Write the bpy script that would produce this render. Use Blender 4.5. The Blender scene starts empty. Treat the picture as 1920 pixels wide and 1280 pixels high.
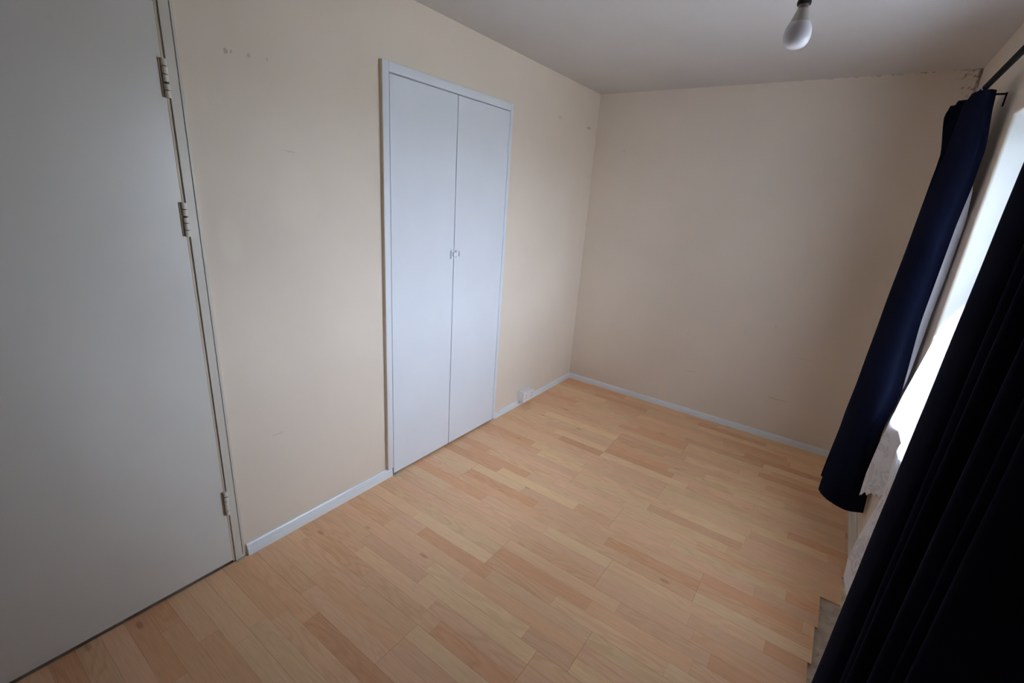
import bpy, bmesh, math, random
from mathutils import Vector, Matrix
import numpy as np
random.seed(7)
S = bpy.context.scene
COL = S.collection

# ------------------------------------------------------------------ camera
L, H, W, YB = 3.4912, 2.2942, 2.1166, -0.36          # far wall, ceiling, window wall, back wall
cam_d = bpy.data.cameras.new('camera'); cam = bpy.data.objects.new('camera', cam_d); COL.objects.link(cam)
ca, cb, cr, cf = -0.6023, -0.3061, 0.0712, 857.57
F = Vector((math.sin(ca)*math.cos(cb), math.cos(ca)*math.cos(cb), math.sin(cb)))
R0 = Vector((math.cos(ca), -math.sin(ca), 0)); U0 = R0.cross(F)
R = math.cos(cr)*R0 + math.sin(cr)*U0; U = -math.sin(cr)*R0 + math.cos(cr)*U0
M = Matrix((R, U, -F)).transposed().to_4x4(); M.translation = Vector((1.7491, 0.0, 1.5161))
cam.matrix_world = M
cam_d.sensor_width = 36.0; cam_d.lens = cf/1920*36.0; cam_d.clip_start = 0.02
S.camera = cam

# ------------------------------------------------------------------ sky and exposure
SKY = (0.88, 0.95, 1.06); SKY_STRENGTH = 55.5
wd = bpy.data.worlds.new('overcast_sky'); S.world = wd; wd.use_nodes = True
nt = wd.node_tree; bg = nt.nodes['Background']
tc = nt.nodes.new('ShaderNodeTexCoord'); sx = nt.nodes.new('ShaderNodeSeparateXYZ')
rp = nt.nodes.new('ShaderNodeValToRGB'); mr = nt.nodes.new('ShaderNodeMapRange')
mr.inputs['From Min'].default_value = -1; mr.inputs['From Max'].default_value = 1
rp.color_ramp.elements[0].position = 0.485; rp.color_ramp.elements[0].color = (0.20, 0.21, 0.20, 1)
rp.color_ramp.elements[1].position = 0.51; rp.color_ramp.elements[1].color = (0.87, 0.95, 1.15, 1)
nt.links.new(tc.outputs['Generated'], sx.inputs[0]); nt.links.new(sx.outputs['Z'], mr.inputs[0])
nt.links.new(mr.outputs[0], rp.inputs[0]); nt.links.new(rp.outputs[0], bg.inputs[0])
bg.inputs[1].default_value = SKY_STRENGTH
# window opening (reveal) in the wall at x = W
WY0, WY1, WZ0, WZ1 = 0.98, 2.405, 0.70, 1.90
pl = bpy.data.lights.new('window_portal', 'AREA'); pl.shape = 'RECTANGLE'; pl.size = WY1-WY0; pl.size_y = WZ1-WZ0
pl.cycles.is_portal = True
po = bpy.data.objects.new('window_portal', pl); COL.objects.link(po)
po.matrix_world = Matrix(((0,0,1,W+0.30),(1,0,0,(WY0+WY1)/2),(0,1,0,(WZ0+WZ1)/2),(0,0,0,1)))
S.view_settings.view_transform = 'Standard'; S.view_settings.look = 'None'
S.view_settings.exposure = 0.0; S.view_settings.gamma = 1.0; S.view_settings.use_curve_mapping = False
S.cycles.max_bounces = 12; S.cycles.diffuse_bounces = 7; S.cycles.transparent_max_bounces = 16

# ------------------------------------------------------------------ helpers
def lin(r, g, b):
    f = lambda c: (c/255/12.92) if c/255 <= 0.04045 else ((c/255+0.055)/1.055)**2.4
    return (f(r), f(g), f(b), 1)

class NT:
    def __init__(s, name):
        s.m = bpy.data.materials.new(name); s.m.use_nodes = True; s.t = s.m.node_tree
        s.b = s.t.nodes['Principled BSDF']; s.o = s.t.nodes['Material Output']
    def n(s, typ, **kw):
        x = s.t.nodes.new(typ)
        for k, v in kw.items(): setattr(x, k, v)
        return x
    def l(s, a, b): s.t.links.new(a, b)
    def obj(s): return s.n('ShaderNodeTexCoord').outputs['Object']
    def noise(s, vec, scale, detail=3, rough=0.55):
        x = s.n('ShaderNodeTexNoise'); x.inputs['Scale'].default_value = scale
        x.inputs['Detail'].default_value = detail; x.inputs['Roughness'].default_value = rough
        if vec is not None: s.l(vec, x.inputs['Vector'])
        return x.outputs['Fac']
    def math(s, op, a, b=None, c=None, clamp=False):
        x = s.n('ShaderNodeMath', operation=op, use_clamp=clamp)
        for i, v in enumerate((a, b, c)):
            if v is None: continue
            if hasattr(v, 'default_value'): s.l(v, x.inputs[i])
            else: x.inputs[i].default_value = v
        return x.outputs[0]
    def ramp(s, v, a, b, lo=0.0, hi=1.0, smooth=True):
        x = s.n('ShaderNodeMapRange'); x.interpolation_type = 'SMOOTHSTEP' if smooth else 'LINEAR'
        x.inputs[1].default_value = a; x.inputs[2].default_value = b
        x.inputs[3].default_value = lo; x.inputs[4].default_value = hi
        s.l(v, x.inputs[0]); return x.outputs[0]
    def mix(s, f, a, b, blend='MIX'):
        x = s.n('ShaderNodeMix', data_type='RGBA', blend_type=blend)
        for i, v in ((0, f), (6, a), (7, b)):
            if hasattr(v, 'default_value'): s.l(v, x.inputs[i])
            else: x.inputs[i].default_value = v
        return x.outputs[2]
    def vmul(s, v, k):
        x = s.n('ShaderNodeVectorMath', operation='MULTIPLY'); s.l(v, x.inputs[0]); x.inputs[1].default_value = k
        return x.outputs[0]
    def bump(s, h, strength, dist=0.002):
        x = s.n('ShaderNodeBump'); x.inputs['Strength'].default_value = strength; x.inputs['Distance'].default_value = dist
        s.l(h, x.inputs['Height']); s.l(x.outputs[0], s.b.inputs['Normal'])
    def spot(s, vec, c, r):
        """mask of a soft blot centred on c with radii r (metres)"""
        a = s.n('ShaderNodeVectorMath', operation='SUBTRACT'); s.l(vec, a.inputs[0]); a.inputs[1].default_value = c
        d = s.vmul(a.outputs[0], tuple(1/q for q in r))
        q = s.n('ShaderNodeVectorMath', operation='LENGTH'); s.l(d, q.inputs[0])
        return s.ramp(q.outputs['Value'], 0.5, 1.0, 1, 0)

def flat(name, col, rough=0.5, metal=0.0, spec=0.5, bump=0.0, bscale=60):
    m = NT(name); m.b.inputs['Base Color'].default_value = col
    m.b.inputs['Roughness'].default_value = rough; m.b.inputs['Metallic'].default_value = metal
    m.b.inputs['Specular IOR Level'].default_value = spec
    o = m.obj()
    v = m.noise(o, 7, 3)
    m.l(m.mix(m.ramp(v, 0.3, 0.7), col, tuple(c*0.93 for c in col[:3])+(1,)), m.b.inputs['Base Color'])
    if bump: m.bump(m.noise(o, bscale, 4), bump, 0.001)
    return m.m

class MB:
    """collects shapes into one mesh"""
    def __init__(s): s.bm = bmesh.new()
    def box(s, x0, x1, y0, y1, z0, z1, bev=0.0, seg=2):
        r = bmesh.ops.create_cube(s.bm, size=1); v = r['verts']
        bmesh.ops.scale(s.bm, vec=(x1-x0, y1-y0, z1-z0), verts=v)
        bmesh.ops.translate(s.bm, vec=((x0+x1)/2, (y0+y1)/2, (z0+z1)/2), verts=v)
        if bev:
            e = list({e for q in v for e in q.link_edges})
            bmesh.ops.bevel(s.bm, geom=e, offset=bev, segments=seg, affect='EDGES', profile=0.5)
        return s
    def cyl(s, a, b, r, r2=None, n=20):
        a, b = Vector(a), Vector(b); d = b-a
        k = bmesh.ops.create_cone(s.bm, cap_ends=True, segments=n, radius1=r, radius2=r if r2 is None else r2, depth=d.length)
        q = Vector((0, 0, 1)).rotation_difference(d.normalized()).to_matrix().to_4x4()
        bmesh.ops.transform(s.bm, matrix=Matrix.Translation((a+b)/2) @ q, verts=k['verts'])
        return s
    def lathe(s, prof, cx, cy, n=32):
        rings = []
        for r, z in prof:
            rings.append([s.bm.verts.new((cx+r*math.cos(2*math.pi*i/n), cy+r*math.sin(2*math.pi*i/n), z)) for i in range(n)] if r > 1e-6
                         else [s.bm.verts.new((cx, cy, z))])
        for p, q in zip(rings, rings[1:]):
            for i in range(n):
                j = (i+1) % n
                if len(p) == 1: s.bm.faces.new((p[0], q[j], q[i]))
                elif len(q) == 1: s.bm.faces.new((p[i], p[j], q[0]))
                else: s.bm.faces.new((p[i], p[j], q[j], q[i]))
        return s
    def prism(s, prof, fn, t0, t1):
        """profile of 2D points swept from t0 to t1; fn(u, v, t) gives the 3D point"""
        A = [s.bm.verts.new(fn(u, v, t0)) for u, v in prof]; B = [s.bm.verts.new(fn(u, v, t1)) for u, v in prof]
        n = len(prof)
        for i in range(n): s.bm.faces.new((A[i], A[(i+1) % n], B[(i+1) % n], B[i]))
        s.bm.faces.new(A); s.bm.faces.new(B[::-1]); return s
    def tube(s, pts, r, n=8):
        for a, b in zip(pts, pts[1:]): s.cyl(a, b, r, n=n)
        return s
    def build(s, name, mat, parent=None, smooth=False, angle=35):
        bmesh.ops.recalc_face_normals(s.bm, faces=s.bm.faces)
        me = bpy.data.meshes.new(name); s.bm.to_mesh(me); s.bm.free()
        return link(name, me, mat, parent, smooth, angle)

def link(name, me, mat, parent=None, smooth=False, angle=35):
    o = bpy.data.objects.new(name, me); COL.objects.link(o)
    if mat: me.materials.append(mat)
    if smooth:
        for p in me.polygons: p.use_smooth = True
        try: me.set_sharp_from_angle(angle=math.radians(angle))
        except Exception: pass
    if parent: 
        o.parent = parent; o.matrix_parent_inverse = parent.matrix_world.inverted()
    return o

def structure(o): o['kind'] = 'structure'; return o
def thing(name, label, cat, loc):
    o = bpy.data.objects.new(name, None); o.empty_display_size = 0.05; o.location = loc
    COL.objects.link(o); o.matrix_world = Matrix.Translation(loc)
    o['label'] = label; o['category'] = cat; return o
def holder(name, loc):
    o = bpy.data.objects.new(name, None); o.empty_display_size = 0.05; COL.objects.link(o); o.location = loc
    o.matrix_world = Matrix.Translation(loc); return structure(o)

# ------------------------------------------------------------------ materials
def wall_mat(name, base, spots=(), mould=False, scale=1.0):
    m = NT(name); o = m.obj()
    n1 = m.noise(o, 2.2, 4); n2 = m.noise(o, 38, 3)
    c = m.mix(m.ramp(n1, 0.3, 0.7), base, tuple(q*0.955 for q in base[:3])+(1,))
    c = m.mix(m.ramp(n2, 0.62, 0.8, 0, 0.10), c, tuple(q*1.05 for q in base[:3])+(1,))
    wob = m.n('ShaderNodeTexNoise'); wob.inputs['Scale'].default_value = 70; m.l(o, wob.inputs['Vector'])
    w1 = m.n('ShaderNodeVectorMath', operation='SUBTRACT'); m.l(wob.outputs['Color'], w1.inputs[0]); w1.inputs[1].default_value = (.5, .5, .5)
    w2 = m.vmul(w1.outputs[0], (0.016, 0.016, 0.016))
    wv = m.n('ShaderNodeVectorMath', operation='ADD'); m.l(o, wv.inputs[0]); m.l(w2, wv.inputs[1])
    for cpos, r, k, col in spots:
        f = m.math('MULTIPLY', m.spot(wv.outputs[0], cpos, r), k)
        c = m.mix(f, c, col)
    if mould:
        msk = m.spot(wv.outputs[0], (W-0.02, L, H-0.03), (0.085, 0.2, 0.125))
        nn = m.ramp(m.noise(o, 42, 4, 0.6), 0.53, 0.63)
        c = m.mix(m.math('MULTIPLY', m.math('MULTIPLY', msk, nn), 0.6), c, lin(78, 52, 34))
        # mouldy line right under the ceiling and down the corner
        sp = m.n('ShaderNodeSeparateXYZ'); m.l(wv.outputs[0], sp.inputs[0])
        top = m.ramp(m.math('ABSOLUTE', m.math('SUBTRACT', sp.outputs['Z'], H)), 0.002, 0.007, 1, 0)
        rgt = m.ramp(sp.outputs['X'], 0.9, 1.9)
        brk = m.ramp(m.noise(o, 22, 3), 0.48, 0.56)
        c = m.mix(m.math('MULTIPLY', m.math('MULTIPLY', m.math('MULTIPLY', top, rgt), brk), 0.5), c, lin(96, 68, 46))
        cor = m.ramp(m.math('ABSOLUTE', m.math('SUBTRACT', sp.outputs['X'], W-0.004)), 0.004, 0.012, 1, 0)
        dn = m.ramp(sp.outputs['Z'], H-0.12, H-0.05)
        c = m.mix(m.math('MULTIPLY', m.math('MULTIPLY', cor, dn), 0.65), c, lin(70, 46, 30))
    m.l(c, m.b.inputs['Base Color']); m.b.inputs['Roughness'].default_value = 0.62
    m.b.inputs['Specular IOR Level'].default_value = 0.25
    h = m.math('ADD', m.noise(o, 16, 5, 0.6), m.math('MULTIPLY', m.noise(o, 140, 2), 0.35))
    m.bump(h, 0.22, 0.003)
    return m.m
WALL = lin(228, 215, 200)
grey = lin(120, 105, 92); brown = lin(150, 122, 96)
M_left = wall_mat('magnolia_paper_left', WALL, [
    ((0, .809, 1.898), (.05, .010, .011), .4, grey), ((0, .826, 1.901), (.05, .005, .009), .35, grey), ((0, .882, 1.902), (.05, .009, .009), .35, brown),
    ((0, .942, 1.904), (.05, .004, .008), .35, grey), ((0, 3.356, 2.042), (.05, .05, .012), .4, brown), ((0, 2.93, 2.046), (.05, .03, .012), .2, brown),
    ((0, .76, 1.30), (.05, .05, .10), .16, lin(245, 236, 215)), ((0, 1.02, 1.45), (.05, .12, .16), .13, lin(245, 236, 215)),
    ((0, 1.0, 1.62), (.05, .03, .004), .2, grey), ((0, .86, .50), (.05, .03, .003), .25, grey)])
M_far = wall_mat('magnolia_paper_far', WALL, [
    ((1.02, L, .34), (.05, .05, .004), .25, brown), ((.95, L, .62), (.03, .05, .003), .2, grey), ((1.62, L, .30), (.09, .05, .004), .3, brown),
    ((1.70, L, .62), (.07, .05, .003), .25, brown), ((1.50, L, .8), (.006, .05, .006), .3, grey), ((.25, L, 1.9), (.008, .05, .008), .2, brown)], mould=True)
M_right = wall_mat('magnolia_paper_window', WALL)
M_back = wall_mat('dark_back_wall', lin(84, 76, 70))  # unseen wall behind the camera; dark tone chosen to cut bounce light
M_ceil = wall_mat('ceiling_white', lin(206, 202, 200))
M_reveal = wall_mat('white_reveal_paint', lin(205, 207, 205))
M_gloss = NT('white_gloss_paint')
def gloss(name, col, rough, bstr):
    m = NT(name); o = m.obj()
    v = m.noise(o, 4, 3)
    m.l(m.mix(m.ramp(v, .3, .7), col, tuple(c*.975 for c in col[:3])+(1,)), m.b.inputs['Base Color'])
    m.l(m.ramp(m.noise(o, 3, 2), .3, .7, rough*.97, rough*1.03), m.b.inputs['Roughness'])
    m.b.inputs['Specular IOR Level'].default_value = 0.5
    h = m.noise(m.vmul(o, (1, 50, 5.0)), 3, 3)
    m.bump(h, bstr, 0.001); return m.m
M_door = gloss('door_white_paint', lin(214, 212, 207), 0.30, 0.10)
M_cup = gloss('cupboard_white_paint', lin(224, 229, 237), 0.45, 0.06)
M_trim = gloss('trim_white_paint', lin(230, 235, 240), 0.28, 0.04)
M_frame = gloss('door_frame_paint', lin(208, 203, 192), 0.4, 0.05)
M_bead = flat('aged_cream_paint', lin(206, 190, 170), 0.5)
M_plate = flat('hinge_plate_tan', lin(168, 146, 118), 0.6)  # tan tone of the hinge plates beside the knuckles
M_hinge = flat('hinge_white_paint', lin(222, 216, 205), 0.35)
M_gapdark = flat('dark_steel', lin(52, 50, 48), 0.5)
M_plastic = flat('white_plastic', lin(232, 230, 232), 0.35)
M_pin = flat('dark_slot', lin(28, 26, 26), 0.6)
M_navy = NT('navy_cotton')
def fabric(name, col, sheen):
    m = NT(name); o = m.obj()
    v = m.noise(m.vmul(o, (1, 1, .2)), 18, 3)
    m.l(m.mix(m.ramp(v, .3, .7), col, tuple(c*.75 for c in col[:3])+(1,)), m.b.inputs['Base Color'])
    m.b.inputs['Roughness'].default_value = 0.9; m.b.inputs['Specular IOR Level'].default_value = 0.1
    m.b.inputs['Sheen Weight'].default_value = sheen; m.b.inputs['Sheen Tint'].default_value = lin(30, 70, 190)
    m.b.inputs['Sheen Roughness'].default_value = 0.4
    m.bump(m.noise(o, 500, 2), .15, .0005); return m.m
M_navy = fabric('navy_cotton', lin(4, 9, 29), 0.05)
def lining_mat():
    m = NT('white_lining'); o = m.obj()
    m.b.inputs['Base Color'].default_value = lin(240, 239, 244); m.b.inputs['Roughness'].default_value = .8
    tr = m.n('ShaderNodeBsdfTranslucent'); tr.inputs[0].default_value = lin(236, 238, 246)
    ms = m.n('ShaderNodeMixShader'); ms.inputs[0].default_value = .42
    m.l(m.b.outputs[0], ms.inputs[1]); m.l(tr.outputs[0], ms.inputs[2]); m.l(ms.outputs[0], m.o.inputs[0])
    m.bump(m.noise(o, 30, 3), .1, .002); return m.m
M_lining = lining_mat()
def lace_mat():
    m = NT('white_lace_net'); o = m.obj()
    # flowing motif: warped noise contours, denser towards the hem
    warp = m.n('ShaderNodeTexNoise'); warp.inputs['Scale'].default_value = 9; m.l(o, warp.inputs['Vector'])
    wv = m.n('ShaderNodeVectorMath', operation='ADD'); m.l(o, wv.inputs[0]); m.l(m.vmul(warp.outputs['Color'], (.1, .1, .1)), wv.inputs[1])
    n = m.noise(wv.outputs[0], 24, 1)
    line = m.ramp(m.math('ABSOLUTE', m.math('SUBTRACT', n, .5)), .03, .06, 1, 0)
    n3 = m.noise(wv.outputs[0], 11, 1); blob = m.ramp(n3, .53, .57)
    mot = m.math('MAXIMUM', line, m.math('MULTIPLY', blob, .85))
    sp = m.n('ShaderNodeSeparateXYZ'); m.l(o, sp.inputs[0])
    low = m.ramp(sp.outputs['Z'], .55, 1.0, 1, .35)
    alpha = m.math('ADD', m.ramp(sp.outputs['Z'], .62, 1.05, .80, .52), m.math('MULTIPLY', m.math('MULTIPLY', mot, low), .19))
    df = m.n('ShaderNodeBsdfDiffuse'); df.inputs[0].default_value = lin(240, 240, 244)
    tl = m.n('ShaderNodeBsdfTranslucent'); tl.inputs[0].default_value = lin(240, 240, 244)
    a = m.n('ShaderNodeMixShader'); a.inputs[0].default_value = .42
    m.l(df.outputs[0], a.inputs[1]); m.l(tl.outputs[0], a.inputs[2])
    tp = m.n('ShaderNodeBsdfTransparent'); b = m.n('ShaderNodeMixShader')
    m.l(alpha, b.inputs[0]); m.l(tp.outputs[0], b.inputs[1]); m.l(a.outputs[0], b.inputs[2]); m.l(b.outputs[0], m.o.inputs[0])
    bp = m.n('ShaderNodeBump'); bp.inputs['Strength'].default_value = .5; bp.inputs['Distance'].default_value = .002
    m.l(mot, bp.inputs['Height']); m.l(bp.outputs[0], df.inputs['Normal'])
    return m.m
M_lace = lace_mat()
def glass_mat():
    m = NT('window_glass')
    tp = m.n('ShaderNodeBsdfTransparent'); tp.inputs[0].default_value = (.93, .96, .95, 1)
    gl = m.n('ShaderNodeBsdfGlossy'); gl.inputs['Roughness'].default_value = 0.0
    fr = m.n('ShaderNodeFresnel'); fr.inputs[0].default_value = 1.5
    b = m.n('ShaderNodeMixShader'); m.l(fr.outputs[0], b.inputs[0]); m.l(tp.outputs[0], b.inputs[1]); m.l(gl.outputs[0], b.inputs[2])
    m.l(b.outputs[0], m.o.inputs[0]); return m.m
M_glass = glass_mat()
def laminate():
    m = NT('beech_laminate')
    tcn = m.n('ShaderNodeTexCoord'); oi = m.n('ShaderNodeObjectInfo')
    off = m.n('ShaderNodeCombineXYZ'); r = oi.outputs['Random']
    m.l(m.math('MULTIPLY', r, 57.0), off.inputs[0]); m.l(m.math('MULTIPLY', r, 131.0), off.inputs[1]); m.l(m.math('MULTIPLY', r, 23.0), off.inputs[2])
    v = m.n('ShaderNodeVectorMath', operation='ADD'); m.l(tcn.outputs['Object'], v.inputs[0]); m.l(off.outputs[0], v.inputs[1])
    v = v.outputs[0]
    # cathedral figure: distorted stretched field turned into contour bands
    fld = m.noise(m.vmul(v, (1.6, 9, 1)), 1.6, 2, .4)
    band = m.math('FRACT', m.math('MULTIPLY', fld, 9.0))
    tri = m.ramp(m.math('ABSOLUTE', m.math('SUBTRACT', band, .5)), .12, .5, 0, 1)
    fine = m.noise(m.vmul(v, (5, 120, 1)), 2.0, 3, .6)
    pore = m.ramp(m.noise(m.vmul(v, (14, 260, 1)), 2.0, 2), .60, .70)
    c = m.mix(m.ramp(fine, .35, .7), (1.03, 1.03, 1.03, 1), (.95, .93, .91, 1))
    c = m.mix(m.math('MULTIPLY', tri, m.ramp(r, 0, 1, .12, .62)), c, (.88, .80, .73, 1), 'MULTIPLY')
    c = m.mix(m.math('MULTIPLY', pore, .16), c, (.66, .52, .42, 1), 'MULTIPLY')
    # small knots
    vo = m.n('ShaderNodeTexVoronoi'); vo.inputs['Scale'].default_value = 1.0
    m.l(m.vmul(v, (3.2, 7.5, 1)), vo.inputs['Vector'])
    kn = m.ramp(vo.outputs['Distance'], .035, .10, 1, 0)
    sel = m.n('ShaderNodeSeparateColor'); m.l(vo.outputs['Color'], sel.inputs[0])
    kn = m.math('MULTIPLY', kn, m.ramp(sel.outputs[0], .62, .66))
    c = m.mix(m.math('MULTIPLY', kn, .45), c, (.48, .33, .24, 1), 'MULTIPLY')
    c = m.mix(1.0, oi.outputs['Color'], c, 'MULTIPLY')
    # cut edges of the board show the dark brown fibre core
    geo = m.n('ShaderNodeNewGeometry'); sp = m.n('ShaderNodeSeparateXYZ'); m.l(geo.outputs['Normal'], sp.inputs[0])
    side = m.ramp(sp.outputs['Z'], .3, .6, 1, 0)
    c = m.mix(side, c, lin(120, 88, 62))
    m.l(c, m.b.inputs['Base Color'])
    m.l(m.ramp(fine, .3, .7, .42, .5), m.b.inputs['Roughness']); m.b.inputs['Specular IOR Level'].default_value = .4
    m.bump(m.noise(m.vmul(v, (6, 180, 1)), 2, 3), .06, .0006); return m.m
M_lam = laminate()
def screed():
    m = NT('bare_concrete'); o = m.obj()
    c = m.mix(m.ramp(m.noise(o, 12, 5), .3, .7), lin(196, 182, 164), lin(160, 146, 130))
    c = m.mix(m.ramp(m.noise(o, 55, 3), .62, .72, 0, .5), c, lin(90, 76, 64))
    m.l(c, m.b.inputs['Base Color']); m.b.inputs['Roughness'].default_value = .9
    m.bump(m.noise(o, 90, 4), .5, .002); return m.m
M_screed = screed()

# ------------------------------------------------------------------ room shell
T = 0.12
# openings of the left wall: door and cupboard
DY0, DY1, DZ = -0.166, 0.664, 2.008
CY0, CY1, CZ = 1.440, 2.344, 1.998
b = MB()
b.box(-T, 0, YB-T, DY0, 0, H); b.box(-T, 0, DY1, CY0, 0, H); b.box(-T, 0, CY1, L+T, 0, H)
b.box(-T, 0, DY0, DY1, DZ, H); b.box(-T, 0, CY0, CY1, CZ, H)
b.box(-T-.1, -T, YB-T, L+T, -.02, H+.02)
structure(b.build('wall_left', M_left))
structure(MB().box(0, W, L, L+T, 0, H).build('wall_far', M_far))
structure(MB().box(0, W, YB-T, YB, 0, H).build('wall_back', M_back))
structure(MB().box(-.22, W+.3, YB-T, L+T, H, H+.12).build('ceiling', M_ceil))
# window wall: slab with an opening whose plaster edges are rounded
RD = 0.26
bm = bmesh.new()
def ring(x, y0, y1, z0, z1): return [bm.verts.new(p) for p in ((x, y0, z0), (x, y1, z0), (x, y1, z1), (x, y0, z1))]
fo, fi = ring(W, YB-T, L+T, 0, H), ring(W, WY0, WY1, WZ0, WZ1)
bo, bi = ring(W+RD, YB-T, L+T, 0, H), ring(W+RD, WY0, WY1, WZ0, WZ1)
for i in range(4):
    j = (i+1) % 4
    bm.faces.new((fo[i], fo[j], fi[j], fi[i])); bm.faces.new((bo[j], bo[i], bi[i], bi[j]))
    bm.faces.new((fi[i], fi[j], bi[j], bi[i])); bm.faces.new((fo[j], fo[i], bo[i], bo[j]))
ed = [e for e in bm.edges if set(e.verts) <= set(fi)]
bmesh.ops.bevel(bm, geom=ed, offset=.011, segments=4, affect='EDGES', profile=.5)
bmesh.ops.recalc_face_normals(bm, faces=bm.faces)
for f in bm.faces:
    c = f.calc_center_median()
    if W+.006 < c.x < W+RD-.001 and WY0-.01 < c.y < WY1+.01 and WZ0-.01 < c.z < WZ1+.01: f.material_index = 1
me = bpy.data.meshes.new('wall_right'); bm.to_mesh(me); bm.free()
wr = structure(link('wall_right', me, M_right, smooth=True, angle=30))
me.materials.append(M_reveal)
# old paper edge running along the wall just above the opening
MB().prism([(0, 0), (.0025, .001), (.0025, .005), (0, .006)], lambda u, v, t: (W-u, t, 1.964+v), 1.2, 2.585).build('paper_edge', M_right, wr)

# unseen overhang above the window head, added to block high sky light
structure(MB().box(W+RD, W+RD+.80, YB-T, L+T, 2.22, 2.40, .004).build('sky_blocker_1', M_plastic))

# ------------------------------------------------------------------ floor: slab and laminate strips
floor = structure(MB().box(-.22, W+.02, YB-T, L+T, -.10, -.009).build('floor', M_screed))
BW = 0.192; ROW = BW/3; BL = 1.285
joint = {}   # first end joint (x) of each course of boards, read off the photograph where it shows
known = {3: .798, 2: .804, 1: 1.235, 0: .795, -1: 1.126, -2: .295, -3: 1.231, -4: .805, -5: 1.32, -6: 1.20, -7: .80, 5: .777}
tones = [(239, 197, 156), (236, 193, 153), (242, 205, 162), (234, 187, 146), (238, 193, 156), (240, 202, 158), (230, 177, 136), (236, 191, 154), (239, 197, 157)]
cutx = {0: 2.078, -1: 2.006, -2: 1.996, -3: 1.985}     # boards cut short beside the window
rng = random.Random(21)
def plank(x0, x1, y0, y1, gx0, gx1, gy0, gy1, tone):
    x0 += gx0; x1 -= gx1; y0 += gy0; y1 -= gy1
    cx, cy = (x0+x1)/2, (y0+y1)/2; hx, hy = (x1-x0)/2, (y1-y0)/2; c = .0003
    vs = [(-hx, -hy, -.008), (hx, -hy, -.008), (hx, hy, -.008), (-hx, hy, -.008),
          (-hx, -hy, -c), (hx, -hy, -c), (hx, hy, -c), (-hx, hy, -c),
          (-hx+c, -hy+c, 0), (hx-c, -hy+c, 0), (hx-c, hy-c, 0), (-hx+c, hy-c, 0)]
    fs = [(0, 3, 2, 1), (8, 9, 10, 11)]
    for k in (0, 4):
        for i in range(4): j = (i+1) % 4; fs.append((k+i, k+j, k+4+j, k+4+i))
    me = bpy.data.meshes.new('plank'); me.from_pydata(vs, [], fs)
    o = link('plank', me, M_lam, floor); o.location = (cx, cy, 0)
    t = lin(*tone); o.color = t
    return o
hidden = MB()
kmin = math.floor((YB-2.053)/BW); kmax = math.ceil((L-2.053)/BW)
NEAR = YB
for k in range(kmin, kmax):
    y0b = 2.053 + k*BW
    if k in known: j0 = known[k]
    else: j0 = (0.80, 1.23, .36)[k % 3] + rng.uniform(-.05, .05)
    xe = cutx.get(k, W-.004)
    for r in range(3):
        y0 = y0b + r*ROW; y1 = y0 + ROW
        if y1 < YB or y0 > L: continue
        y0c, y1c = max(y0, YB), min(y1, L-.003)
        if y1c-y0c < .008: continue
        # ends of the printed strips: three per board, staggered from row to row
        st = [(-.062, .0, .078), (.0, -.07, .14), (.12, .0, -.075), (.20, -.13, .0)][k % 4][r]
        ends = set()
        for n in range(-3, 4):
            ends.add(round(j0 + n*BL, 4))
            for f in (1/3, 2/3):
                ends.add(round(j0 + n*BL + f*BL + st + rng.uniform(-.05, .05), 4))
        xs = [x for x in sorted(ends) if .003 < x < xe-.02]
        xs = [.003] + xs + [xe]
        i = 1
        while i < len(xs)-1:
            if xs[i]-xs[i-1] < .035: xs.pop(i)
            else: i += 1
        jj = {round(j0+n*BL, 4) for n in range(-3, 4)}
        prev = None
        for xa, xb in zip(xs, xs[1:]):
            tone = rng.choice(tones)
            while tone == prev: tone = rng.choice(tones)
            prev = tone
            q = rng.uniform(.975, 1.02); tone = tuple(t*q for t in tone)
            ga = .00022 if round(xa, 4) in jj else .00008; gb = .00022 if round(xb, 4) in jj else .00008
            if y1c < .797*xa-.06:                     # behind the camera's view: joined below
                hidden.box(xa+.0001, xb-.0001, y0c+.0001, y1c-.0001, -.008, 0); continue
            plank(xa, xb, y0c, y1c, ga, gb, .00015 if r == 0 else .00008, .00015 if r == 2 else .00008, tone)

ho = hidden.build('plank_field', M_lam, floor); ho.color = lin(237, 195, 155); ho['kind'] = 'stuff'

# ------------------------------------------------------------------ skirting
def sk_prof(h, t):
    return [(0, 0), (t, 0), (t, h*.57), (t*.92, h*.62), (t*.70, h*.64), (t*.70, h*.69), (t*.88, h*.72), (t*.80, h*.80), (t*.50, h*.86), (t*.44, h*.90), (t*.24, h), (0, h)]
s1 = MB().prism(sk_prof(.052, .016), lambda u, v, t: (u, t, v), .682, 1.452).build('baseboard_left', M_trim); structure(s1)
s2 = MB().prism(sk_prof(.042, .014), lambda u, v, t: (u, t, v), 2.366, L).build('baseboard_left', M_trim); structure(s2)
structure(MB().prism(sk_prof(.042, .014), lambda u, v, t: (t, L-u, v), .0142, W).build('baseboard_far', M_trim))
structure(MB().prism(sk_prof(.095, .016), lambda u, v, t: (W-u, t, v), YB, L-.0142).build('baseboard_right', M_frame))

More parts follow.
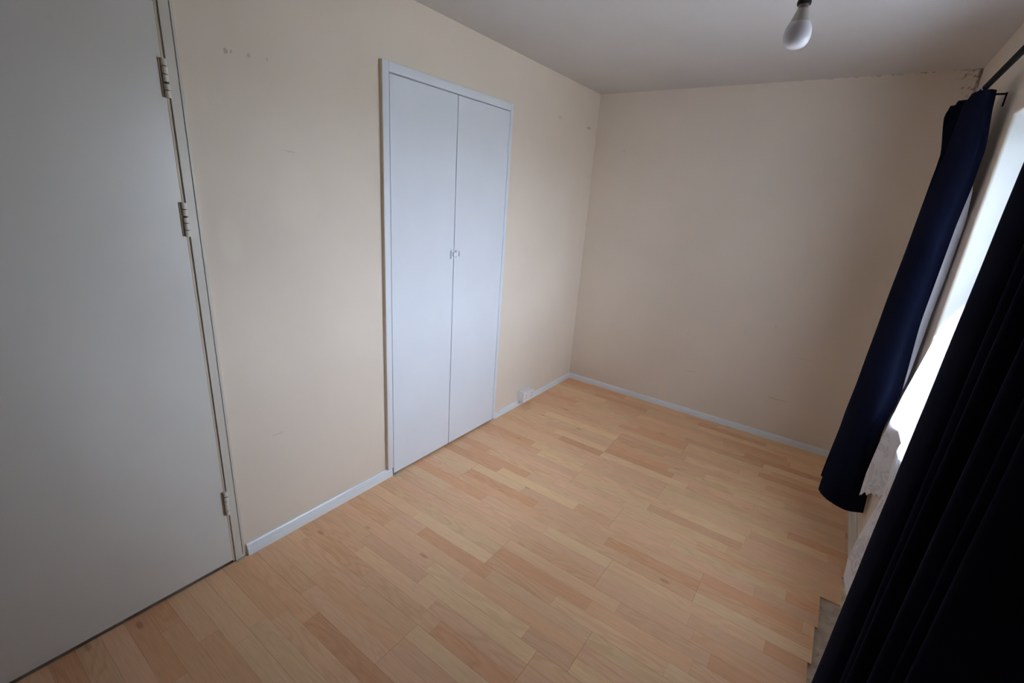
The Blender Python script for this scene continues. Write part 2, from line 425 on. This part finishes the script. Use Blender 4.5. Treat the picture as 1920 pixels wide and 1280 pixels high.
# ------------------------------------------------------------------ door to the room
door = holder('door_1', (0, .63, 0))
leaf = MB().box(-.042, .003, -.136, .6258, .012, 1.975, .0012).build('door_leaf', M_door, door)
b = MB()
b.box(-.10,   .0045, .6364, .6632, 0, 2.008, .001); b.box(-.10, .0045, -.1640, -.1480, 0, 2.008, .001)
b.box(-.10, .0045, -.1480, .6364, 1.986, 2.008, .001)
b.build('door_frame', M_frame, door)
b = MB(); b.box(-.06, -.0015, .6276, .6357, 0, 1.984, .001); b.build('stop_bead', M_bead, door)['label'] = 'narrow yellowed strip beside the hinge edge'
MB().prism([(0, 0), (.006, .001), (.006, .009), (0, .012)], lambda u, v, t: (u, .6642+v, t), .012, H-.28).build('filler_bead', M_frame, door)
for z0, z1, gap in ((1.726, 1.833, 3), (1.320, 1.428, 2), (.236, .344, 1)):
    hg = MB().box(.0032, .0060, .6155, .6235, z0+.001, z1-.001, .0005).build('hinge', M_plate, door)
    n = 5; hh = (z1-z0)/n
    for i in range(n):
        e = .0018 if (n-1-i) != gap else .0048
        MB().cyl((.0095, .6285, z0+i*hh+.0006), (.0095, .6285, z0+(i+1)*hh-e), .0078, n=18).build('knuckle', M_hinge, hg, True, 50)
    MB().cyl((.0095, .6285, z0+.002), (.0095, .6285, z1-.002), .0052, n=12).build('hinge_pin', M_gapdark, hg, True, 50)

# ------------------------------------------------------------------ built-in cupboard
cup = thing('built_in_cupboard', 'white painted built-in cupboard with two tall plain doors set in the left wall', 'cupboard', (0, 1.89, 0))
def arch(y0, y1, z0, z1): return MB().box(-.02, .020, y0, y1, z0, z1, .0025)
arch(1.4206, 1.4550, .053, 2.0241).build('door_surround', M_cup, cup, True)
arch(2.3400, 2.3640, .018, 2.0241).build('door_surround', M_cup, cup, True)
arch(1.4552, 2.3398, 1.9845, 2.0241).build('door_surround', M_cup, cup, True)
MB().box(.0, .0195, 1.4180, 1.4204, .054, 2.0235).build('surround_side_strip', flat('side_strip_tan', lin(218, 204, 186), .6), cup)['label'] = 'brownish strip over the left side of the white surround'  # tan strip laid over the left side face of the surround
MB().box(-.06, -.022, 1.441, 2.343, .001, 1.997).build('dark_gap_backing', M_pin, cup)  # near-black sheet behind the doors stands in for shade in the gaps
MB().box(-.02, .0150, 2.3335, 2.3392, .014, 1.9835, .0008).build('hanging_strip', M_cup, cup)
for nm, y0, y1 in (('l', 1.4602, 1.8930), ('r', 1.8975, 2.3315)):
    d = MB().box(-.012, .0165, y0, y1, .013, 1.9800, .0015).build('cupboard_door', M_cup, cup)
    if nm == 'l':
        MB().box(.0164, .0200, 1.8640, 1.8900, 1.166, 1.219, .0012).build('catch_plate', M_cup, d)
        MB().box(.0200, .0290, 1.8650, 1.8715, 1.170, 1.212, .002).build('catch_tongue', M_trim, d)
        MB().cyl((.0195, 1.8840, 1.193), (.0370, 1.8840, 1.193), .0135, .0115, n=24).build('catch_knob', M_trim, d, True, 40)
        for z in (1.795, .19): MB().cyl((.0175, 1.4592, z-.035), (.0175, 1.4592, z+.035), .0028, n=10).build('hinge', M_cup, d, True)
    else:
        MB().box(.0164, .0280, 1.9040, 1.9250, 1.174, 1.214, .004).build('catch_keeper', M_trim, d)
        MB().box(.0164, .0240, 1.9255, 1.9330, 1.178, 1.208, .002).build('keeper_slot', M_gapdark, d)['label'] = 'dark end of the keeper'
        for z0 in (1.750, .185):
            for i in range(3):
                MB().cyl((.0175, 2.3325, z0+i*.0285), (.0175, 2.3325, z0+i*.0285+.0265), .0042, n=12).build('hinge', M_cup, d, True)

def lump(name, label, cx, cy, sx_, sy_, h, mat, seed):
    r = random.Random(seed); bm = bmesh.new(); n = 12
    ringv = []
    for lev, (s, z) in enumerate(((1, 0.0002), (.8, h*.8), (.3, h))):
        ringv.append([bm.verts.new((cx+sx_*s*math.cos(2*math.pi*i/n)*r.uniform(.7, 1.2), cy+sy_*s*math.sin(2*math.pi*i/n)*r.uniform(.7, 1.2), z)) for i in range(n)])
    for p, q in zip(ringv, ringv[1:]):
        for i in range(n): bm.faces.new((p[i], p[(i+1) % n], q[(i+1) % n], q[i]))
    bm.faces.new(ringv[-1]); bm.faces.new(ringv[0][::-1])
    bmesh.ops.recalc_face_normals(bm, faces=bm.faces)
    me = bpy.data.meshes.new(name); bm.to_mesh(me); bm.free()
    o = link(name, me, mat); o['label'] = label; o['category'] = 'filler'; return o
M_fill = flat('old_filler', lin(205, 194, 178), .8, bump=.4, bscale=200)
lump('filler_scrap', 'scrap of old filler on floor at left foot of white cupboard', .026, 1.474, .012, .018, .006, M_fill, 3)
lump('filler_scrap', 'scrap of old filler on floor below right edge of cupboard', .013, 2.343, .011, .013, .012, M_fill, 5)
lump('filler_scrap', 'scrap of old filler on floor at foot of grey door frame', .012, .650, .010, .017, .005, M_fill, 9)

# ------------------------------------------------------------------ double socket by the far corner
so = thing('double_socket', 'white surface-mounted double wall socket above skirting right of cupboard', 'socket', (0, 2.737, .04))
MB().box(.0, .0465, 2.664, 2.810, .0425, .1200, .0015).build('back_box', M_plastic, so)
fp = MB().box(.0470, .0575, 2.664, 2.810, .0385, .1205, .002).build('face_plate', M_plastic, so)
for yc in (2.700, 2.774):
    for dy, dz, sy_, sz_ in ((0, .018, .0022, .004), (-.011, -.004, .0032, .0018), (.011, -.004, .0032, .0018)):
        MB().box(.0571, .0581, yc+dy-sy_, yc+dy+sy_, .072+dz-sz_, .072+dz+sz_).build('pin_hole', M_pin, fp)
    k = -1 if yc > 2.73 else 1
    MB().box(.0571, .0610, yc+k*.014-.004, yc+k*.014+.004, .094, .110, .001).build('rocker_switch', M_plastic, fp)

# ------------------------------------------------------------------ window
win = holder('window_1', (W+.2, (WY0+WY1)/2, WZ0))
FX0, FX1 = W+.15, W+.21
b = MB(); fw = .055
b.box(FX0, FX1, WY0, WY0+fw, WZ0, WZ1, .003); b.box(FX0, FX1, WY1-fw, WY1, WZ0, WZ1, .003)
b.box(FX0, FX1, WY0+fw, WY1-fw, WZ0, WZ0+fw, .003); b.box(FX0, FX1, WY0+fw, WY1-fw, WZ1-fw, WZ1, .003)
b.build('window_frame', M_plastic, win)
ym = (WY0+WY1)/2
MB().box(FX0, FX1, ym-.035, ym+.035, WZ0+fw, WZ1-fw, .003).build('mullion', M_plastic, win)
for y0, y1 in ((WY0+fw, ym-.035), (ym+.035, WY1-fw)):
    MB().box(W+.178, W+.182, y0, y1, WZ0+fw, WZ1-fw).build('pane', M_glass, win)
MB().box(W-.022, FX0, WY0+.004, WY1-.004, WZ0, WZ0+.024, .006).build('window_sill', M_plastic, win, True)

# ------------------------------------------------------------------ curtain pole
PX, PZ = 2.037, 2.015
pole = thing('curtain_pole', 'thin black metal curtain pole on brackets above the window', 'curtain pole', (PX, 1.6, PZ))
M_iron = flat('black_iron', lin(9, 8, 8), .65, spec=.1)
MB().cyl((PX, .45, PZ), (PX, 2.80, PZ), .0095, n=20).build('rod', M_iron, pole, True, 60)
MB().lathe([(0, 0), (.012, .003), (.015, .012), (.012, .021), (0, .024)], 0, 0, 20)
def finial(y, s):
    m = MB(); m.lathe([(0, 0), (.0105, .002), (.0145, .012), (.0125, .022), (0, .026)], 0, 0, 20)
    bmesh.ops.transform(m.bm, matrix=Matrix.Translation((PX, y, PZ)) @ Matrix.Rotation(-s*math.pi/2, 4, 'X'), verts=m.bm.verts)
    m.build('finial', M_iron, pole, True, 60)
finial(2.80, 1); finial(.45, -1)
for y in (2.636, .58):
    br = MB().box(W-.0045, W-.0002, y-.006, y+.006, 1.968, 2.016, .001).build('bracket', M_iron, pole)
    MB().cyl((PX+.008, y, PZ-.004), (W-.003, y, PZ-.004), .0035, n=10).build('bracket_arm', M_iron, br, True, 60)

# ------------------------------------------------------------------ cloth sheets
def catmull(P, n):
    P = np.array(P, float); k = len(P)
    Q = np.vstack([2*P[0]-P[1], P, 2*P[-1]-P[-2]])
    out = []
    for t in np.linspace(0, k-1, n):
        i = min(int(t), k-2); u = t-i
        p0, p1, p2, p3 = Q[i], Q[i+1], Q[i+2], Q[i+3]
        out.append(.5*((2*p1)+(-p0+p2)*u+(2*p0-5*p1+4*p2-p3)*u*u+(-p0+3*p1-3*p2+p3)*u**3))
    return np.array(out)
def sheet_grid(levels, nu, zs):
    """levels: list of (z, [(x, y), ...]) with equal point counts, top to bottom"""
    lz = [l[0] for l in levels]; curves = [catmull(l[1], nu) for l in levels]
    A = np.array(curves)                                   # levels, nu, 2
    G = np.zeros((len(zs), nu, 3))
    order = np.argsort(lz); lzs = np.array(lz)[order]; A = A[order]
    for i, z in enumerate(zs):
        k = int(np.clip(np.searchsorted(lzs, z)-1, 0, len(lzs)-2)); u = np.clip((z-lzs[k])/(lzs[k+1]-lzs[k]), 0, 1); u = u*u*(3-2*u)*.4+u*.6
        G[i, :, :2] = A[k]*(1-u)+A[k+1]*u; G[i, :, 2] = z
    return G
def offset(G, d):
    T_ = np.gradient(G[:, :, :2], axis=1); N = np.stack([T_[..., 1], -T_[..., 0]], -1)
    N /= np.maximum(np.linalg.norm(N, axis=-1, keepdims=True), 1e-6)
    O = G.copy(); O[:, :, :2] += N*d; return O
def cloth(name, G, mat, parent, thick=.0012):
    nz, nu, _ = G.shape; back = offset(G, thick)
    vs = [tuple(p) for p in G.reshape(-1, 3)] + [tuple(p) for p in back.reshape(-1, 3)]
    n0 = nz*nu; fs = []
    for i in range(nz-1):
        for j in range(nu-1):
            a = i*nu+j; fs.append((a, a+1, a+nu+1, a+nu)); fs.append((n0+a, n0+a+nu, n0+a+nu+1, n0+a+1))
    for i in range(nz-1):
        for j in (0, nu-1): a = i*nu+j; fs.append((a, a+nu, n0+a+nu, n0+a))
    for j in range(nu-1):
        for i in (0, nz-1): a = i*nu+j; fs.append((a, a+1, n0+a+1, n0+a))
    me = bpy.data.meshes.new(name); me.from_pydata(vs, [], fs); me.update()
    bm = bmesh.new(); bm.from_mesh(me); bmesh.ops.recalc_face_normals(bm, faces=bm.faces); bm.to_mesh(me); bm.free()
    return link(name, me, mat, parent, True, 60)

# far curtain: bunched at the far end of the pole (path runs from the leading edge by the window round to the back pleats)
def rings(parent, spots):
    for y, x in spots:
        m = MB(); k, q = 20, 6; V = []
        for i in range(k):
            a = 2*math.pi*i/k
            V.append([m.bm.verts.new((PX+(.0128+.0014*math.cos(2*math.pi*j/q))*math.cos(a), y+.0014*math.sin(2*math.pi*j/q), PZ-.001+(.0128+.0014*math.cos(2*math.pi*j/q))*math.sin(a))) for j in range(q)])
        for i in range(k):
            for j in range(q): m.bm.faces.new((V[i][j], V[i][(j+1) % q], V[(i+1) % k][(j+1) % q], V[(i+1) % k][j]))
        rg = m.build('curtain_ring', M_plastic, parent, True)
        MB().cyl((PX, y, PZ-.0150), (x, y, 1.985), .0012, n=6).build('hook', M_plastic, rg)
far = thing('navy_curtain', 'navy blue curtain bunched at far end of pole in front of far wall', 'curtain', (2.03, 2.65, .2))
FL = [
 (1.999, [(2.066, 2.495), (2.045, 2.478), (2.018, 2.500), (2.008, 2.560), (2.050, 2.600), (2.066, 2.625), (2.020, 2.645), (1.985, 2.670), (2.030, 2.705), (2.060, 2.725), (2.010, 2.745), (1.975, 2.770), (2.030, 2.80)]),
 (1.960, [(2.070, 2.495), (2.045, 2.472), (2.010, 2.500), (1.995, 2.560), (2.050, 2.605), (2.072, 2.630), (2.015, 2.650), (1.972, 2.675), (2.030, 2.705), (2.064, 2.725), (2.005, 2.745), (1.966, 2.770), (2.030, 2.80)]),
 (1.80, [(2.090, 2.490), (2.058, 2.468), (2.015, 2.495), (1.990, 2.570), (2.050, 2.610), (2.078, 2.635), (2.015, 2.655), (1.985, 2.680), (2.030, 2.705), (2.066, 2.725), (2.010, 2.745), (1.995, 2.770), (2.035, 2.80)]),
 (1.68, [(2.090, 2.490), (2.055, 2.465), (2.005, 2.500), (1.978, 2.580), (2.050, 2.615), (2.080, 2.640), (2.015, 2.660), (1.985, 2.690), (2.030, 2.710), (2.068, 2.728), (2.010, 2.748), (1.990, 2.772), (2.035, 2.80)]),
 (1.51, [(2.083, 2.490), (2.045, 2.462), (1.998, 2.500), (1.970, 2.590), (2.045, 2.625), (2.080, 2.650), (2.010, 2.670), (1.978, 2.700), (2.030, 2.715), (2.068, 2.730), (2.010, 2.750), (1.985, 2.775), (2.035, 2.80)]),
 (1.14, [(2.079, 2.490), (2.035, 2.458), (1.985, 2.500), (1.956, 2.595), (2.040, 2.630), (2.082, 2.655), (2.010, 2.675), (1.966, 2.705), (2.030, 2.72), (2.072, 2.735), (2.010, 2.755), (1.975, 2.780), (2.040, 2.81)]),
 (.83, [(2.094, 2.485), (2.040, 2.450), (1.976, 2.500), (1.947, 2.600), (2.035, 2.635), (2.085, 2.660), (2.005, 2.685), (1.956, 2.715), (2.030, 2.735), (2.076, 2.750), (2.010, 2.770), (1.968, 2.795), (2.040, 2.83)]),
 (.62, [(2.078, 2.490), (2.025, 2.450), (1.965, 2.510), (1.938, 2.610), (2.030, 2.645), (2.086, 2.670), (2.005, 2.695), (1.948, 2.725), (2.030, 2.745), (2.080, 2.760), (2.010, 2.780), (1.962, 2.810), (2.040, 2.84)]),
 (.215, [(2.108, 2.480), (2.035, 2.450), (1.955, 2.500), (1.928, 2.590), (2.020, 2.650), (2.088, 2.680), (2.000, 2.705), (1.928, 2.725), (2.030, 2.755), (2.084, 2.770), (2.010, 2.790), (1.955, 2.820), (2.040, 2.85)])]
ZF = np.concatenate([np.linspace(1.999, 1.94, 5), np.linspace(1.92, .215, 58)])
GF = sheet_grid(FL, 140, ZF)
cloth('face_fabric', GF, M_navy, far)['label'] = 'navy blue face cloth'
ext = {1.75: 0, 1.69: .006, 1.60: .020, 1.52: .036, 1.36: .034, 1.10: .030, .85: .010, .78: 0}
ez = sorted(ext); GL = offset(GF, .006)
for i, z in enumerate(ZF):
    e = float(np.interp(z, ez, [ext[q] for q in ez])) if ez[0] < z < ez[-1] else 0
    n = 18
    for j in range(n):
        t = 1-j/n
        GL[i, j, 0] += e*t*t - .012*t*t*(1-min(1, e/.010)); GL[i, j, 1] += .003*t*t+.66*e*t*t
keep = [i for i, z in enumerate(ZF) if .26 < z < 1.985]
GL[:, :, 0] = np.minimum(GL[:, :, 0], W-.006)
cloth('lining', GL[keep], M_lining, far)['label'] = 'white lining showing at the leading edge'
rings(far, ((2.512, 2.030), (2.590, 2.042), (2.668, 2.000), (2.745, 2.014)))

# near curtain: hangs close to the camera, spread along the pole
near = thing('navy_curtain', 'dark navy curtain nearest the camera hiding lower right of picture', 'curtain', (2.02, 1.0, .2))
def near_path(z):
    t = (1.999-z)/(1.999-.215)
    A = .046-.002*t; cx = 2.040-.036*t
    y1 = 1.300+.004*t; y0 = .690
    n = 15; pts = []
    for i in range(n):
        u = i/(n-1); y = y1-(y1-y0)*u
        s = (1 if i % 2 else -1)
        a = A*(0.85+.15*math.sin(i*2.1+1+t))
        x = cx - s*a*(-1)
        if i == 0: x = cx+.030; y = y1+.0
        if i == 1: x = cx-A-.004*t; y = y1-.012
        if i == n-1: x = cx+.02
        pts.append((min(x, W-.02), y+.008*math.sin(i*1.7+3*t)*(0 if i < 2 else 1)))
    return pts
NL = [(z, near_path(z)) for z in np.linspace(1.999, .215, 8)]
GN = sheet_grid(NL, 170, np.linspace(1.999, .215, 50))
cloth('face_fabric', GN, M_navy, near)['label'] = 'navy blue face cloth'
GNl = offset(GN, -.005)[3:-2]; GNl[:, :, 0] = np.minimum(GNl[:, :, 0], W-.012)
GNl = GNl[:, 6:-6]
cloth('lining', GNl, M_lining, near)
rings(near, [(y, 2.036) for y in (1.26, 1.16, 1.03, .9, .78)])

# net curtains: hang behind the navy curtains, over the sill and down the wall
def net(name, label, ya, yb, keys, hem, folds, amp, seed, nu=90, nzn=70, back=0.0):
    """keys: (z, x at the far edge); ya far edge y, yb near edge y; hem(u) gives hem height"""
    r = random.Random(seed); G = np.zeros((nzn, nu, 3)); kz = [k[0] for k in keys][::-1]; kx = [k[1] for k in keys][::-1]
    ph = [r.uniform(0, 6.28) for _ in range(4)]
    for j in range(nu):
        u = j/(nu-1); zb = hem(u)
        for i in range(nzn):
            z = 1.875+(zb-1.875)*i/(nzn-1); t = (1.875-z)/1.5
            x = np.interp(z, kz, kx)
            w = amp*(.35+.65*t)*(math.sin(folds*2*math.pi*u+ph[0])+.35*math.sin(folds*4.6*math.pi*u+ph[1]))
            if z < .76: x = x+(max(x, 2.074)-x)*np.clip((1.62-(ya+(yb-ya)*u))/.2, 0, 1)
            if z > .76: x = min(x+max(w, -.018), W+.135) if x > W else x+w*.3+.004
            else: x = x+w*.5*(1-.7*np.clip((1.62-(ya+(yb-ya)*u))/.2, 0, 1))
            if back and z < .9: x = x+(W-.008-x)*min(1, back*u)*min(1, (.9-z)/.2)
            y = ya+(yb-ya)*u+.006*math.sin(9*z+ph[2])*math.sin(6*u+ph[3])
            G[i, j] = (x, y, z)
    o = thing(name, label, 'net curtain', (W+.02, (ya+yb)/2, hem(.5)))
    cloth('lace_panel', G, M_lace, o, .0004); return o
scal = lambda u, n, a: a*abs(math.sin(math.pi*n*u))
net('net_curtain', 'white lace net curtain with scalloped hem beside far navy curtain', 2.392, 2.134,
    [(1.875, W+.11), (1.30, W+.08), (1.10, W-.002), (.84, 2.080), (.74, 2.072), (.63, 2.062), (.45, 2.052), (.33, 2.054)],
    lambda u: .340+.16*u+scal(u, 7, .016), 2.3, .013, 4, back=1.6)
net('net_curtain', 'white lace net curtain hanging low under window behind nearest navy curtain', 2.112, 1.02,
    [(1.875, W+.125), (1.30, W+.11), (1.0, W+.07), (.76, W-.020), (.72, W-.030), (.54, 2.098), (.32, 2.070), (.12, 2.055), (.0, 2.05)],
    lambda u: max(.13, .20-.55*u)+scal(u, 14, .014), 5.0, .018, 11, 150)

# ------------------------------------------------------------------ lamp holder and bulb
BX, BY = 1.541, 1.421
M_bake = flat('cream_bakelite', lin(176, 158, 124), .4)
ph = thing('pendant_lampholder', 'cream lampholder hanging on flex from the white ceiling', 'lampholder', (BX, BY, H))
MB().lathe([(0, H), (.035, H), (.036, H-.014), (.020, H-.024), (.006, H-.026), (0, H-.026)], BX, BY).build('ceiling_rose', M_plastic, ph, True)
MB().cyl((BX, BY, H-.024), (BX, BY, 2.052), .0032, n=10).build('flex', M_plastic, ph, True)
MB().lathe([(0, 2.056), (.006, 2.056), (.0115, 2.046), (.0140, 2.036), (.0142, 2.004), (0, 2.004)], BX, BY).build('shade_ring', M_bake, ph, True)
MB().lathe([(.009, 2.0035), (.0146, 2.0035), (.0152, 1.9995), (.0146, 1.9950), (.009, 1.9950)], BX, BY).build('holder_rim', M_pin, ph, True, 60)['label'] = 'black rim of the holder'
bl = thing('light_bulb', 'unlit white globe light bulb hanging near top right of ceiling', 'light bulb', (BX, BY, 1.904))
MB().lathe([(0, 1.9948), (.0108, 1.9948), (.0112, 1.987), (0, 1.987)], BX, BY).build('cap', flat('brushed_cap', lin(150, 138, 132), .4, .6), bl, True, 40)
MB().lathe([(0, 1.9868), (.0120, 1.9868), (.0142, 1.980), (.0190, 1.968), (.0232, 1.9575), (0, 1.9575)], BX, BY).build('heat_sink', flat('grey_white_plastic', lin(196, 192, 184), .4), bl, True, 40)
prof = [(0, 1.9573), (.0232, 1.9573), (.0262, 1.9520), (.0288, 1.9440), (.0298, 1.9350), (.0290, 1.9250), (.0262, 1.9160), (.0210, 1.9090), (.0130, 1.9053), (0, 1.904)]
MB().lathe(prof, BX, BY).build('globe', flat('opal_plastic', lin(226, 224, 232), .25), bl, True, 60)

# ------------------------------------------------------------------ groups of like things
for o in COL.objects:
    if o.parent is None:
        base = o.name.split('.')[0]
        g = {'navy_curtain': 'navy curtains on the black pole', 'net_curtain': 'lace net curtains at the window', 'filler_scrap': 'scraps of filler along the left wall'}.get(base)
        if g: o['group'] = g
